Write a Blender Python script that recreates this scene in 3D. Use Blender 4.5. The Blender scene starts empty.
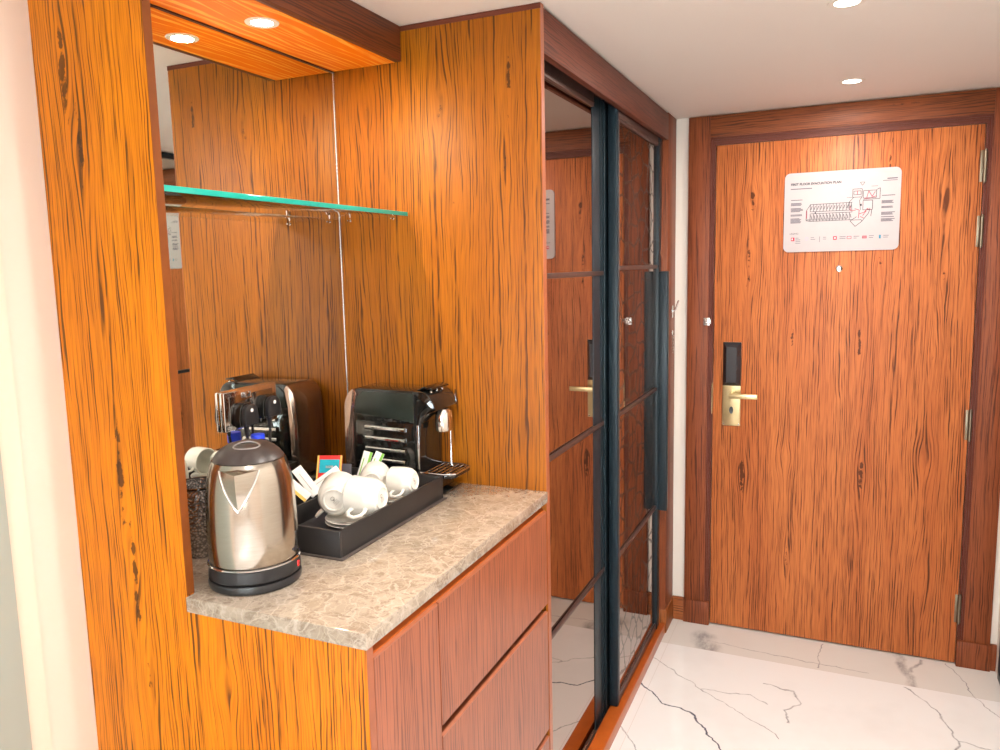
import bpy, bmesh, math, random
from mathutils import Vector, Matrix
random.seed(7)
C = bpy.context.scene.collection
PI = math.pi
def V(*a): return Vector(a)

# ------------------------------------------------------------------ dimensions (metres)
H = 2.14                    # ceiling
XL, XM, XP = -0.6138, -0.5622, -0.3576   # left wall, mirror, pillar front edge
YW, YE, YD = 0.7808, 2.345, 2.35         # wardrobe near side, wardrobe far side, door wall
ZC, TC = 1.0147, 0.027                   # worktop
HS, XF = 2.0566, -0.3619                 # canopy underside and front
XR = 1.216                               # right wall

# ------------------------------------------------------------------ node helpers
class NT:
    def __init__(s, name):
        s.m = bpy.data.materials.new(name); s.m.use_nodes = True
        s.t = s.m.node_tree; s.n = s.t.nodes; s.l = s.t.links
        s.b = s.n['Principled BSDF']
    def node(s, typ, **kw):
        n = s.n.new(typ)
        for k, v in kw.items(): setattr(n, k, v)
        return n
    def put(s, sock, v):
        if v is None: return
        if isinstance(v, bpy.types.NodeSocket): s.l.new(v, sock)
        else: sock.default_value = v
    def math(s, op, a, b=None, c=None, clamp=False):
        n = s.node('ShaderNodeMath', operation=op, use_clamp=clamp)
        for i, v in enumerate((a, b, c)):
            if v is not None: s.put(n.inputs[i], v)
        return n.outputs[0]
    def comb(s, x, y, z=0.0):
        n = s.node('ShaderNodeCombineXYZ')
        for i, v in enumerate((x, y, z)): s.put(n.inputs[i], v)
        return n.outputs[0]
    def noise(s, vec, scale=1.0, detail=2.0, rough=.5, dist=0.0):
        n = s.node('ShaderNodeTexNoise'); s.put(n.inputs['Vector'], vec)
        n.inputs['Scale'].default_value = scale; n.inputs['Detail'].default_value = detail
        n.inputs['Roughness'].default_value = rough; n.inputs['Distortion'].default_value = dist
        return n.outputs['Fac']
    def ramp(s, fac, stops):
        n = s.node('ShaderNodeValToRGB'); s.put(n.inputs[0], fac)
        e = n.color_ramp.elements
        while len(e) < len(stops): e.new(.5)
        for i, (p, c) in enumerate(stops):
            e[i].position = p; e[i].color = (c[0], c[1], c[2], 1) if hasattr(c, '__len__') else (c, c, c, 1)
        return n.outputs[0]
    def mix(s, fac, a, b, mode='MIX'):
        n = s.node('ShaderNodeMix', data_type='RGBA', blend_type=mode)
        s.put(n.inputs[0], fac)
        for i, v in ((6, a), (7, b)):
            if not isinstance(v, bpy.types.NodeSocket): v = (v[0], v[1], v[2], 1)
            s.put(n.inputs[i], v)
        return n.outputs[2]
    def pos(s):
        g = s.node('ShaderNodeNewGeometry'); sp = s.node('ShaderNodeSeparateXYZ')
        s.l.new(g.outputs['Position'], sp.inputs[0])
        return g.outputs['Position'], sp.outputs[0], sp.outputs[1], sp.outputs[2]
    def bump(s, h, strength=.2, dist=.001):
        n = s.node('ShaderNodeBump'); n.inputs['Strength'].default_value = strength
        n.inputs['Distance'].default_value = dist
        s.l.new(h, n.inputs['Height']); s.l.new(n.outputs[0], s.b.inputs['Normal'])

def plain(name, col, rough=.5, metal=0.0, spec=.5, coat=0.0, trans=0.0, ior=1.45, emis=None, estr=0.0, aniso=0.0, alpha=1.0, mottle=0.06):
    t = NT(name); b = t.b
    c = (col[0], col[1], col[2], 1)
    if mottle > 0 and trans == 0:
        p = t.pos()[0]
        f = t.noise(p, 35, 3)
        cc = t.mix(t.ramp(f, [(.35, 0), (.65, 1)]), [x*(1-mottle) for x in col], [min(1, x*(1+mottle)) for x in col])
        t.l.new(cc, b.inputs['Base Color'])
    else: b.inputs['Base Color'].default_value = c
    b.inputs['Roughness'].default_value = rough; b.inputs['Metallic'].default_value = metal
    b.inputs['Specular IOR Level'].default_value = spec; b.inputs['Coat Weight'].default_value = coat
    b.inputs['Coat Roughness'].default_value = .05
    b.inputs['Transmission Weight'].default_value = trans; b.inputs['IOR'].default_value = ior
    b.inputs['Anisotropic'].default_value = aniso
    if emis:
        b.inputs['Emission Color'].default_value = (*emis, 1); b.inputs['Emission Strength'].default_value = estr
    return t.m

def knot_group():
    g = bpy.data.node_groups.new('wood_eye', 'ShaderNodeTree')
    for n in ('U', 'W', 'U0', 'V0', 'SU', 'SV', 'A'):
        g.interface.new_socket(n, in_out='INPUT', socket_type='NodeSocketFloat')
    g.interface.new_socket('D', in_out='OUTPUT', socket_type='NodeSocketFloat')
    g.interface.new_socket('M', in_out='OUTPUT', socket_type='NodeSocketFloat')
    i = g.nodes.new('NodeGroupInput'); o = g.nodes.new('NodeGroupOutput')
    def m(op, a, b=None):
        n = g.nodes.new('ShaderNodeMath'); n.operation = op
        for k, v in enumerate((a, b)):
            if v is None: continue
            if isinstance(v, bpy.types.NodeSocket): g.links.new(v, n.inputs[k])
            else: n.inputs[k].default_value = v
        return n.outputs[0]
    I = i.outputs
    du = m('SUBTRACT', I['U'], I['U0']); dv = m('SUBTRACT', I['W'], I['V0'])
    a = m('DIVIDE', du, I['SU']); b = m('DIVIDE', dv, I['SV'])
    r2 = m('ADD', m('MULTIPLY', a, a), m('MULTIPLY', b, b))
    e = m('POWER', 2.71828, m('MULTIPLY', r2, -1.0))
    D = m('MULTIPLY', m('MULTIPLY', du, e), m('MULTIPLY', I['A'], -1.0))
    # dark core: a narrow spindle inside the eye
    a2 = m('MULTIPLY', a, 2.7); b2 = m('MULTIPLY', b, 1.15)
    e2 = m('POWER', 2.71828, m('MULTIPLY', m('ADD', m('MULTIPLY', a2, a2), m('MULTIPLY', b2, b2)), -1.0))
    g.links.new(D, o.inputs['D']); g.links.new(e2, o.inputs['M'])
    return g
KG = knot_group()

def wood(name, mode, light, mid, dark, knots=(), seed=0.0, rough=.45, scale=1.0, amount=.47, spec=.22, coat=.0, fine=.55, wavy=.012):
    t = NT(name); p, x, y, z = t.pos()
    if mode == 'V': u = t.math('ADD', x, t.math('MULTIPLY', y, 1.0)); v = z
    elif mode == 'HY': u = t.math('ADD', z, t.math('MULTIPLY', x, .8)); v = y
    else: u = t.math('ADD', z, t.math('MULTIPLY', y, .8)); v = x
    P = t.comb(t.math('MULTIPLY', u, 5.0), t.math('MULTIPLY', v, 1.6), seed)
    w1 = t.math('SUBTRACT', t.noise(P, 1.0, 2), .5)
    u1 = t.math('ADD', u, t.math('MULTIPLY', w1, wavy*2))
    P2 = t.comb(t.math('MULTIPLY', u, 40.0), t.math('MULTIPLY', v, 14), seed+3)
    u1 = t.math('ADD', u1, t.math('MULTIPLY', t.math('SUBTRACT', t.noise(P2, 1.0, 1), .5), .006))
    masks = None; cur = u1
    for (u0, v0, su, sv, A, pt) in knots:
        n = t.node('ShaderNodeGroup'); n.node_tree = KG
        t.put(n.inputs['U'], u1); t.put(n.inputs['W'], v)
        for k, val in (('U0', u0), ('V0', v0), ('SU', su), ('SV', sv), ('A', A)): n.inputs[k].default_value = val
        cur = t.math('ADD', cur, n.outputs['D'])
        if pt > 0:
            mm = t.math('MULTIPLY', n.outputs['M'], pt)
            masks = mm if masks is None else t.math('MAXIMUM', masks, mm)
    S = scale
    g1 = t.noise(t.comb(t.math('MULTIPLY', cur, 13*S), t.math('MULTIPLY', v, .62), seed), 1.0, 1.0)
    jit = t.noise(t.comb(t.math('MULTIPLY', cur, 90*S), t.math('MULTIPLY', v, 5.0), seed+4), 1.0, 1.0)
    ph = t.math('ADD', t.math('ADD', t.math('MULTIPLY', cur, 120*S), t.math('MULTIPLY', g1, 7.5)), t.math('MULTIPLY', jit, .55))
    tri = t.math('PINGPONG', ph, .5)
    wid = t.noise(t.comb(t.math('MULTIPLY', cur, 130*S), t.math('MULTIPLY', v, 3.2), seed+11), 1.0, 2.0)
    th = t.math('SUBTRACT', tri, t.math('MULTIPLY', t.math('SUBTRACT', wid, amount), 1.2))
    lines1 = t.ramp(th, [(.0, 1.0), (.085, 0.0)])
    st = t.noise(t.comb(t.math('MULTIPLY', cur, 260*S), t.math('MULTIPLY', v, 2.6), seed+7), 1.0, 1.0)
    lines2 = t.ramp(st, [(.29, .9), (.37, 0.0)])
    brk = t.noise(t.comb(t.math('MULTIPLY', cur, 150*S), t.math('MULTIPLY', v, 11), seed+13), 1.0, 2.0)
    lines = t.math('MULTIPLY', t.math('MAXIMUM', lines1, lines2), t.ramp(brk, [(.34, .25), (.52, 1.0)]))
    fin = t.noise(t.comb(t.math('MULTIPLY', cur, 420*S), t.math('MULTIPLY', v, 9), seed+5), 1.0, 2.0)
    finr = t.ramp(fin, [(.36, 1.0), (.56, 0.0)])
    broad = t.noise(t.comb(t.math('MULTIPLY', cur, 9*S), t.math('MULTIPLY', v, .7), seed+2), 1.0, 2.0)
    c = t.mix(t.ramp(broad, [(.35, 0), (.65, 1)]), light, mid)
    c = t.mix(t.math('MULTIPLY', finr, fine), c, [a*.45+b*.55 for a, b in zip(mid, dark)])
    c = t.mix(t.math('MULTIPLY', lines, .85), c, dark)
    if masks is not None:
        pn = t.noise(t.comb(t.math('MULTIPLY', cur, 170), t.math('MULTIPLY', v, 34), seed), 1.0, 4.0, .6)
        pm = t.ramp(t.math('ADD', t.math('MULTIPLY', masks, .31), t.math('MULTIPLY', pn, .65)), [(.53, 0), (.58, 1)])
        c = t.mix(t.math('MULTIPLY', pm, .82), c, [q*.7 for q in dark])
    t.l.new(c, t.b.inputs['Base Color'])
    t.b.inputs['Roughness'].default_value = rough
    t.b.inputs['Specular IOR Level'].default_value = spec
    t.b.inputs['Coat Weight'].default_value = coat; t.b.inputs['Coat Roughness'].default_value = .12
    t.bump(lines, .12, .0006)
    return t.m

# ------------------------------------------------------------------ mesh builder (world coordinates)
ORI = {}
XMAP = None
class MB:
    def __init__(s): s.bm = bmesh.new()
    def _merge(s, b):
        me = bpy.data.meshes.new('tmp'); b.to_mesh(me); b.free(); s.bm.from_mesh(me); bpy.data.meshes.remove(me)
    def box(s, x0, x1, y0, y1, z0, z1, bev=0.0, seg=2, M=None):
        b = bmesh.new(); bmesh.ops.create_cube(b, size=1)
        for v in b.verts:
            v.co = V((x0+x1)/2+v.co.x*(x1-x0), (y0+y1)/2+v.co.y*(y1-y0), (z0+z1)/2+v.co.z*(z1-z0))
        if bev > 0: bmesh.ops.bevel(b, geom=b.edges[:], offset=bev, segments=seg, affect='EDGES', profile=.5)
        if M is not None: bmesh.ops.transform(b, matrix=M, verts=b.verts)
        s._merge(b); return s
    def prism(s, pts, axis, a0, a1, bev=0.0, seg=2, M=None):
        """pts: 2D outline; axis: extrusion axis. x:(y,z) y:(x,z) z:(x,y)"""
        b = bmesh.new()
        def mk(p, a): return V(a, p[0], p[1]) if axis == 'x' else V(p[0], a, p[1]) if axis == 'y' else V(p[0], p[1], a)
        vs = [b.verts.new(mk(p, a0)) for p in pts]
        f = b.faces.new(vs)
        r = bmesh.ops.extrude_face_region(b, geom=[f])
        d = mk((0, 0), a1-a0)
        bmesh.ops.translate(b, verts=[e for e in r['geom'] if isinstance(e, bmesh.types.BMVert)], vec=d)
        bmesh.ops.recalc_face_normals(b, faces=b.faces)
        if bev > 0:
            bmesh.ops.bevel(b, geom=b.edges[:], offset=bev, segments=seg, affect='EDGES', profile=.5)
        if M is not None: bmesh.ops.transform(b, matrix=M, verts=b.verts)
        s._merge(b); return s
    def lathe(s, prof, M=None, seg=48, arc=None):
        """prof: (r,z) list, revolved about z through the origin of M"""
        b = bmesh.new(); rings = []
        for (r, z) in prof:
            if r < 1e-6: rings.append([b.verts.new(V(0, 0, z))])
            else: rings.append([b.verts.new(V(r*math.cos(2*PI*i/seg), r*math.sin(2*PI*i/seg), z)) for i in range(seg)])
        for A, B in zip(rings, rings[1:]):
            for i in range(seg):
                j = (i+1) % seg
                if len(A) == 1 and len(B) == 1: continue
                if len(A) == 1: b.faces.new((A[0], B[i], B[j]))
                elif len(B) == 1: b.faces.new((A[i], A[j], B[0]))
                else: b.faces.new((A[i], A[j], B[j], B[i]))
        bmesh.ops.recalc_face_normals(b, faces=b.faces)
        if M is not None: bmesh.ops.transform(b, matrix=M, verts=b.verts)
        s._merge(b); return s
    def tube(s, path, r, seg=12, closed=False, cap=True, flat=None):
        path = [Vector(p) for p in path]; n = len(path)
        b = bmesh.new(); rings = []; up = None
        for i, p in enumerate(path):
            if closed: t = path[(i+1) % n]-path[i-1]
            else: t = path[min(i+1, n-1)]-path[max(i-1, 0)]
            t.normalize()
            if up is None:
                up = V(0, 0, 1) if abs(t.z) < .9 else V(0, 1, 0)
            up = (up-t*up.dot(t)).normalized(); sd = t.cross(up)
            rr = r[i] if hasattr(r, '__len__') else r
            fa, fb = flat if flat else (1, 1)
            rings.append([b.verts.new(p+(up*math.cos(2*PI*k/seg)*fa+sd*math.sin(2*PI*k/seg)*fb)*rr) for k in range(seg)])
        prs = list(zip(rings, rings[1:]))+([(rings[-1], rings[0])] if closed else [])
        for A, B in prs:
            for k in range(seg): b.faces.new((A[k], A[(k+1) % seg], B[(k+1) % seg], B[k]))
        if cap and not closed: b.faces.new(rings[0]); b.faces.new(rings[-1])
        bmesh.ops.recalc_face_normals(b, faces=b.faces); s._merge(b); return s
    def cyl(s, p0, p1, r, seg=24):
        return s.tube([p0, p1], r, seg)
    def ell(s, c, rx, ry, rz, M=None, u=24, w=16):
        b = bmesh.new(); bmesh.ops.create_uvsphere(b, u_segments=u, v_segments=w, radius=1)
        T = Matrix.Translation(V(*c)) @ (M or Matrix()) @ Matrix.Diagonal((rx, ry, rz, 1))
        bmesh.ops.transform(b, matrix=T, verts=b.verts); s._merge(b); return s
    def faces(s, verts, fs):
        b = bmesh.new(); vs = [b.verts.new(Vector(v)) for v in verts]
        for f in fs: b.faces.new([vs[i] for i in f])
        bmesh.ops.recalc_face_normals(b, faces=b.faces); s._merge(b); return s
    def bake(s, name, m, parent=None, origin=None):
        if XMAP:
            for v in s.bm.verts: v.co.x = v.co.x*XMAP[0]+XMAP[1]
        me = bpy.data.meshes.new(name); o = bpy.data.objects.new(name, me); C.objects.link(o)
        if parent is not None: org = ORI[parent.name]
        elif origin is not None: org = Vector(origin)
        else:
            xs = [v.co.x for v in s.bm.verts]; ys = [v.co.y for v in s.bm.verts]; zs = [v.co.z for v in s.bm.verts]
            org = V((min(xs)+max(xs))/2, (min(ys)+max(ys))/2, min(zs))
        bmesh.ops.translate(s.bm, verts=s.bm.verts, vec=-org)
        for f in s.bm.faces: f.smooth = True
        for e in s.bm.edges:
            if len(e.link_faces) == 2 and e.calc_face_angle(0) > math.radians(32): e.smooth = False
        s.bm.to_mesh(me); s.bm.free(); me.materials.append(m)
        if parent is not None: o.parent = parent
        else: o.location = org
        ORI[o.name] = org
        return o
def tag(o, label, cat=None, group=None):
    o['label'] = label
    if cat: o['category'] = cat
    if group: o['group'] = group
    return o
def thing(name, label, cat, loc, group=None):
    o = bpy.data.objects.new(name, None); C.objects.link(o); o.location = loc; o.empty_display_size = .05
    ORI[o.name] = Vector(loc)
    return tag(o, label, cat, group)
def struct(o): o['kind'] = 'structure'; return o
def sroot(name, loc):
    o = bpy.data.objects.new(name, None); C.objects.link(o); o.location = loc; ORI[o.name] = Vector(loc); o['kind'] = 'structure'
    return o
def axisM(loc, d, roll=0.0):
    """matrix placing +z along d at loc"""
    q = Vector(d).normalized().to_track_quat('Z', 'Y')
    return Matrix.Translation(Vector(loc)) @ q.to_matrix().to_4x4() @ Matrix.Rotation(roll, 4, 'Z')
def text(s, size, loc, m, name, parent, rot=(PI/2, 0, 0), ext=.0002, align='LEFT', bold=0.0):
    cu = bpy.data.curves.new('t', 'FONT'); cu.body = s; cu.size = size; cu.extrude = ext; cu.align_x = align; cu.offset = bold
    to = bpy.data.objects.new('t', cu); C.objects.link(to)
    bpy.context.view_layer.update()
    me = bpy.data.meshes.new_from_object(to.evaluated_get(bpy.context.evaluated_depsgraph_get()))
    bpy.data.objects.remove(to); bpy.data.curves.remove(cu)
    from mathutils import Euler
    M = Matrix.Translation(Vector(loc)-ORI[parent.name]) @ Euler(rot).to_matrix().to_4x4()
    me.transform(M); me.materials.clear(); me.materials.append(m)
    o = bpy.data.objects.new(name, me); C.objects.link(o); o.parent = parent; ORI[o.name] = ORI[parent.name]
    return o

# ------------------------------------------------------------------ materials
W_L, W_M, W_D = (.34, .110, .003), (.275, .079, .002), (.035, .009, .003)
def kn(pts, s=1.0):
    return [(u, v, .030*s*a, .16*s*b, A, p) for (u, v, a, b, A, p) in pts]
# door: u = x + y  (y = 2.35)
dk = [(.30, 1.80, 1.0, .5, .85, .95), (.29, 1.55, 1.2, 1.0, .9, .8), (.262, 1.33, .6, .8, .7, .6), (.46, 1.24, .7, .7, .7, .7),
      (.70, 1.24, .8, .9, .8, .9), (.78, 1.92, .7, .6, .7, .8), (.76, 1.52, .8, .5, .7, .7), (.97, 1.76, 1.0, 1.0, .9, 0.2),
      (.975, 1.50, .9, .8, .85, .6), (.95, 1.20, .8, .9, .8, .5), (.28, .68, 1.0, .7, .85, 1.0), (.45, .76, 1.1, .5, .85, .2),
      (.73, .72, .9, .7, .85, 1.0), (.46, .32, .9, .7, .85, .7), (.70, .45, .9, 1.0, .8, .5), (.94, .80, 1.2, .6, .9, .1),
      (.95, .30, 1.3, 1.0, .9, .55), (.55, 1.9, .6, .6, .5, 0), (.60, .95, .6, .9, .4, 0)]
M_door = wood('door_veneer', 'V', (.55, .170, .050), (.46, .125, .035), (.05, .013, .007), kn([(u+YD, v, a, b, A, p) for (u, v, a, b, A, p) in dk]), 1.3)
nk = [(-.26, 1.95, 1.1, .55, .9, .7), (-.23, 1.70, 1.0, .9, .8, .45), (-.08, 1.98, .8, .6, .8, .8), (-.09, 1.78, .7, .6, .7, .7),
      (-.47, 1.97, 1.0, .6, .85, .5), (-.28, 1.33, .6, .8, .6, .4), (-.24, 1.22, .4, .4, .5, .9), (-.43, 1.18, .9, .8, .85, .3),
      (-.12, 1.45, .7, 1.1, .5, .1), (-.40, 1.55, .6, .9, .5, .2), (-.05, 1.15, .7, .8, .6, .3), (-.50, 1.40, .6, .8, .5, .3)]
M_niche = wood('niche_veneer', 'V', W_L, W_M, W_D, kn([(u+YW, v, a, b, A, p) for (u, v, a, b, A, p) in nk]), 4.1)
ek = [(-.545, 1.90, 1.0, .9, .85, .9), (-.52, 1.76, .9, .6, .8, .9), (-.50, 1.52, .7, .8, .6, .3), (-.49, 1.20, .9, 1.0, .8, .9),
      (-.475, 1.03, .8, 1.0, .7, .8), (-.46, .86, .7, .8, .7, .6), (-.57, 1.36, .5, .8, .5, .2), (-.28, .87, 1.0, .4, .9, .3), (-.10, .90, .6, .6, .6, .4)]
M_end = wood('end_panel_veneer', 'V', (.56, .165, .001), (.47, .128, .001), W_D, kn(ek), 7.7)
M_draw = wood('drawer_veneer', 'V', (.34, .108, .055), (.295, .090, .045), (.13,.042,.024), kn([(.13, .90, .5, .3, .7, .5), (.28, .86, .6, .5, .7, .5), (.66, .90, .8, .6, .8, .4), (.6, .55, .8, .6, .8, .4)]), 2.2, amount=.41, rough=.34, fine=.5, coat=.3)  # reflected haze painted in: paler pinkish wood, softened grain
M_case = wood('casing_veneer', 'V', (.27, .072, .024), (.21, .052, .017), (.05, .012, .006), (), 5.5)
M_caseH = wood('casing_veneer_across', 'HX', (.25, .070, .022), (.20, .050, .016), (.04, .011, .006), kn([(2.10+.8*YD, .85, .5, 1.0, .8, .6), (2.10+.8*YD, .60, .4, .9, .7, .4)]), 6.1)
M_head = wood('header_veneer', 'HY', (.155, .044, .026), (.135, .038, .022), (.06, .016, .009), (), 3.1, rough=.45, spec=.25, amount=.40)
M_fascia = wood('fascia_veneer', 'HY', (.17, .045, .016), (.14, .036, .012), (.05, .014, .006), (), 9.3, amount=.40)
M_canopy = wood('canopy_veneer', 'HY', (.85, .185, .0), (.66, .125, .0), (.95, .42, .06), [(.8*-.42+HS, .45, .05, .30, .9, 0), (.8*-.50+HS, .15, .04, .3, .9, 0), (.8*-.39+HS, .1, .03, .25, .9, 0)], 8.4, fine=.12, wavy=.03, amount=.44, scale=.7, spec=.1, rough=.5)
M_lip = plain('lipping_wood', (.30, .085, .035), .35, coat=.2)
M_sill = plain('sill_wood', (.40, .085, .010), .35, coat=.2)
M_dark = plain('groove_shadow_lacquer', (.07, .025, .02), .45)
M_moul = plain('moulding_stain', (.11, .026, .014), .5, spec=.25)
def paint(name, col, rough=.6):
    t = NT(name); p = t.pos()[0]
    n = t.noise(p, 90, 3, .6); b = t.noise(p, 1.5, 2)
    c = t.mix(t.ramp(b, [(.3, 0), (.7, 1)]), [x*.97 for x in col], col)
    t.l.new(c, t.b.inputs['Base Color']); t.b.inputs['Roughness'].default_value = rough
    t.bump(n, .08, .002); return t.m
M_wall = paint('cream_wall_paint', (.73, .62, .54))
M_white = paint('white_wall_paint', (.82, .78, .72))
M_ceil = paint('ceiling_paint', (.85, .81, .775))
M_grey = plain('pale_grey_lacquer', (.36, .42, .39), .45, mottle=0)
M_fabric = plain('bedroom_floor', (.40, .33, .26), .8)
def bronze(name, pattern=False):
    t = NT(name); p, x, y, z = t.pos()
    base = (.36, .29, .245)
    if pattern:
        vec = t.comb(t.math('MULTIPLY', y, 11.0), t.math('MULTIPLY', z, 14.0), 0)
        wn = t.node('ShaderNodeTexNoise'); wn.inputs['Scale'].default_value = 1.3; t.put(wn.inputs['Vector'], vec)
        vm = t.node('ShaderNodeVectorMath', operation='MULTIPLY_ADD'); t.put(vm.inputs[0], wn.outputs['Color'])
        vm.inputs[1].default_value = (.5, .5, 0); t.put(vm.inputs[2], vec)
        vo = t.node('ShaderNodeTexVoronoi', feature='DISTANCE_TO_EDGE', voronoi_dimensions='2D'); vo.inputs['Scale'].default_value = 1.0
        t.put(vo.inputs['Vector'], vm.outputs[0])
        f = t.ramp(vo.outputs['Distance'], [(.045, 1.0), (.075, 0.0)])
        t.l.new(t.mix(f, base, (.035, .020, .014)), t.b.inputs['Base Color'])
        t.l.new(t.math('MULTIPLY_ADD', f, .12, .02), t.b.inputs['Roughness'])
    else:
        t.b.inputs['Base Color'].default_value = (*base, 1); t.b.inputs['Roughness'].default_value = .02
    t.b.inputs['Metallic'].default_value = 1.0
    if pattern: t.l.new(t.math('MULTIPLY_ADD', f, -.8, 1.0), t.b.inputs['Metallic'])
    return t.m
M_bmir = bronze('bronze_mirror'); M_bnet = bronze('bronze_mirror_etched_net', True)
M_mirror = plain('silver_mirror', (.80, .82, .76), .01, 1.0, mottle=0)
M_medge = plain('mirror_edge', (.75, .80, .82), .15, .8, mottle=0)
M_black = plain('black_blue_anodised', (.010, .020, .028), .36, 0, spec=.35, mottle=.03)
M_brz = plain('dark_bronze_metal', (.10, .062, .055), .35, .5)
M_alu = plain('aluminium', (.6, .6, .6), .25, 1.0)
M_chrome = plain('chrome', (.75, .75, .76), .08, 1.0, mottle=0)
M_brass = plain('brushed_champagne_brass', (.62, .50, .28), .3, 1.0)
M_hinge = plain('satin_bronze_hinge', (.22, .18, .13), .38, 1.0)
def steel():
    t = NT('brushed_steel'); p, x, y, z = t.pos()
    n = t.noise(t.comb(t.math('MULTIPLY', x, 30), t.math('MULTIPLY', y, 30), t.math('MULTIPLY', z, 900)), 1.0, 2)
    t.l.new(t.mix(n, (.40, .365, .32), (.55, .505, .45)), t.b.inputs['Base Color'])
    t.b.inputs['Metallic'].default_value = 1; t.b.inputs['Roughness'].default_value = .15
    t.b.inputs['Anisotropic'].default_value = .5
    return t.m
M_steel = steel()
M_blkp = plain('black_plastic', (.018, .018, .020), .35)
M_lid = plain('charcoal_plastic', (.045, .035, .033), .32)
M_gloss = plain('black_gloss', (.008, .009, .009), .04, coat=.6, mottle=.02)
M_leather = plain('black_leatherette', (.024, .022, .022), .38)
M_felt = plain('dark_felt', (.05, .05, .06), .9)
M_cer = plain('white_porcelain', (.84, .82, .76), .12, coat=.5, mottle=.01)
M_mark = plain('grey_print', (.22, .21, .20), .6)
M_paper = plain('white_paper', (.85, .84, .82), .6, mottle=.02)
M_red = plain('red_print', (.75, .03, .03), .5); M_teal = plain('teal_print', (.01, .42, .55), .5)
M_yel = plain('yellow_print', (.75, .52, .12), .5); M_green = plain('green_print', (.22, .50, .08), .5)
M_blue = plain('blue_plastic', (.02, .06, .80), .3); M_pet = plain('bottle_water_plastic', (.85, .92, .96), .05, trans=.9, ior=1.33)
M_glass = plain('clear_glass', (.90, .97, .95), .0, trans=1.0, ior=1.45)
M_gedge = plain('green_glass_edge', (.03, .50, .40), .06, trans=.25, mottle=0)
M_led = plain('lamp_glow', (1, 1, 1), .5, emis=(1.0, .93, .82), estr=22, mottle=0)
M_print = plain('dark_print', (.05, .045, .06), .6); M_pink = plain('crimson_print', (.55, .015, .05), .5)
M_faint = plain('faint_print', (.11, .10, .13), .6)
M_sign = plain('glossy_sign_face', (.47, .425, .435), .35, coat=0, spec=.25, mottle=.01)

def marble_counter():
    t = NT('beige_marble'); p, x, y, z = t.pos()
    n1 = t.noise(p, 9, 5, .6, .6); n2 = t.noise(p, 26, 6, .7, 1.4)
    c = t.mix(t.ramp(n1, [(.35, 0), (.65, 1)]), (.29, .235, .18), (.37, .305, .245))
    c = t.mix(t.ramp(n2, [(.48, 0), (.60, .8)]), c, (.215, .165, .125))
    wn = t.node('ShaderNodeTexNoise'); wn.inputs['Scale'].default_value = 16; wn.inputs['Detail'].default_value = 4; t.put(wn.inputs['Vector'], p)
    vm = t.node('ShaderNodeVectorMath', operation='MULTIPLY_ADD'); t.put(vm.inputs[0], wn.outputs['Color']); vm.inputs[1].default_value = (.10, .10, .10); t.put(vm.inputs[2], p)
    for sc, w, a in ((22, .05, .55), (60, .07, .35)):
        vo = t.node('ShaderNodeTexVoronoi', feature='DISTANCE_TO_EDGE'); vo.inputs['Scale'].default_value = sc; t.put(vo.inputs['Vector'], vm.outputs[0])
        c = t.mix(t.math('MULTIPLY', t.ramp(vo.outputs['Distance'], [(0.0, 1), (w, 0)]), a), c, (.50, .43, .36))
    t.l.new(c, t.b.inputs['Base Color']); t.b.inputs['Roughness'].default_value = .12
    t.b.inputs['Coat Weight'].default_value = .3
    return t.m
M_marble = marble_counter()

def seg_group():
    g = bpy.data.node_groups.new('vein_segment', 'ShaderNodeTree')
    for n in ('X', 'Y', 'AX', 'AY', 'BX', 'BY', 'WID'):
        g.interface.new_socket(n, in_out='INPUT', socket_type='NodeSocketFloat')
    g.interface.new_socket('M', in_out='OUTPUT', socket_type='NodeSocketFloat')
    i = g.nodes.new('NodeGroupInput').outputs; o = g.nodes.new('NodeGroupOutput')
    def m(op, a, b=None, cl=False):
        n = g.nodes.new('ShaderNodeMath'); n.operation = op; n.use_clamp = cl
        for k, v in enumerate((a, b)):
            if v is None: continue
            if isinstance(v, bpy.types.NodeSocket): g.links.new(v, n.inputs[k])
            else: n.inputs[k].default_value = v
        return n.outputs[0]
    px, py = m('SUBTRACT', i['X'], i['AX']), m('SUBTRACT', i['Y'], i['AY'])
    bx, by = m('SUBTRACT', i['BX'], i['AX']), m('SUBTRACT', i['BY'], i['AY'])
    dot = m('ADD', m('MULTIPLY', px, bx), m('MULTIPLY', py, by)); bb = m('ADD', m('MULTIPLY', bx, bx), m('MULTIPLY', by, by))
    h = m('DIVIDE', dot, bb, True)
    ex, ey = m('SUBTRACT', px, m('MULTIPLY', bx, h)), m('SUBTRACT', py, m('MULTIPLY', by, h))
    d = m('SQRT', m('ADD', m('MULTIPLY', ex, ex), m('MULTIPLY', ey, ey)))
    g.links.new(m('SUBTRACT', 1.0, m('DIVIDE', d, i['WID']), True), o.inputs[0])
    return g
SG = seg_group()
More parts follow.
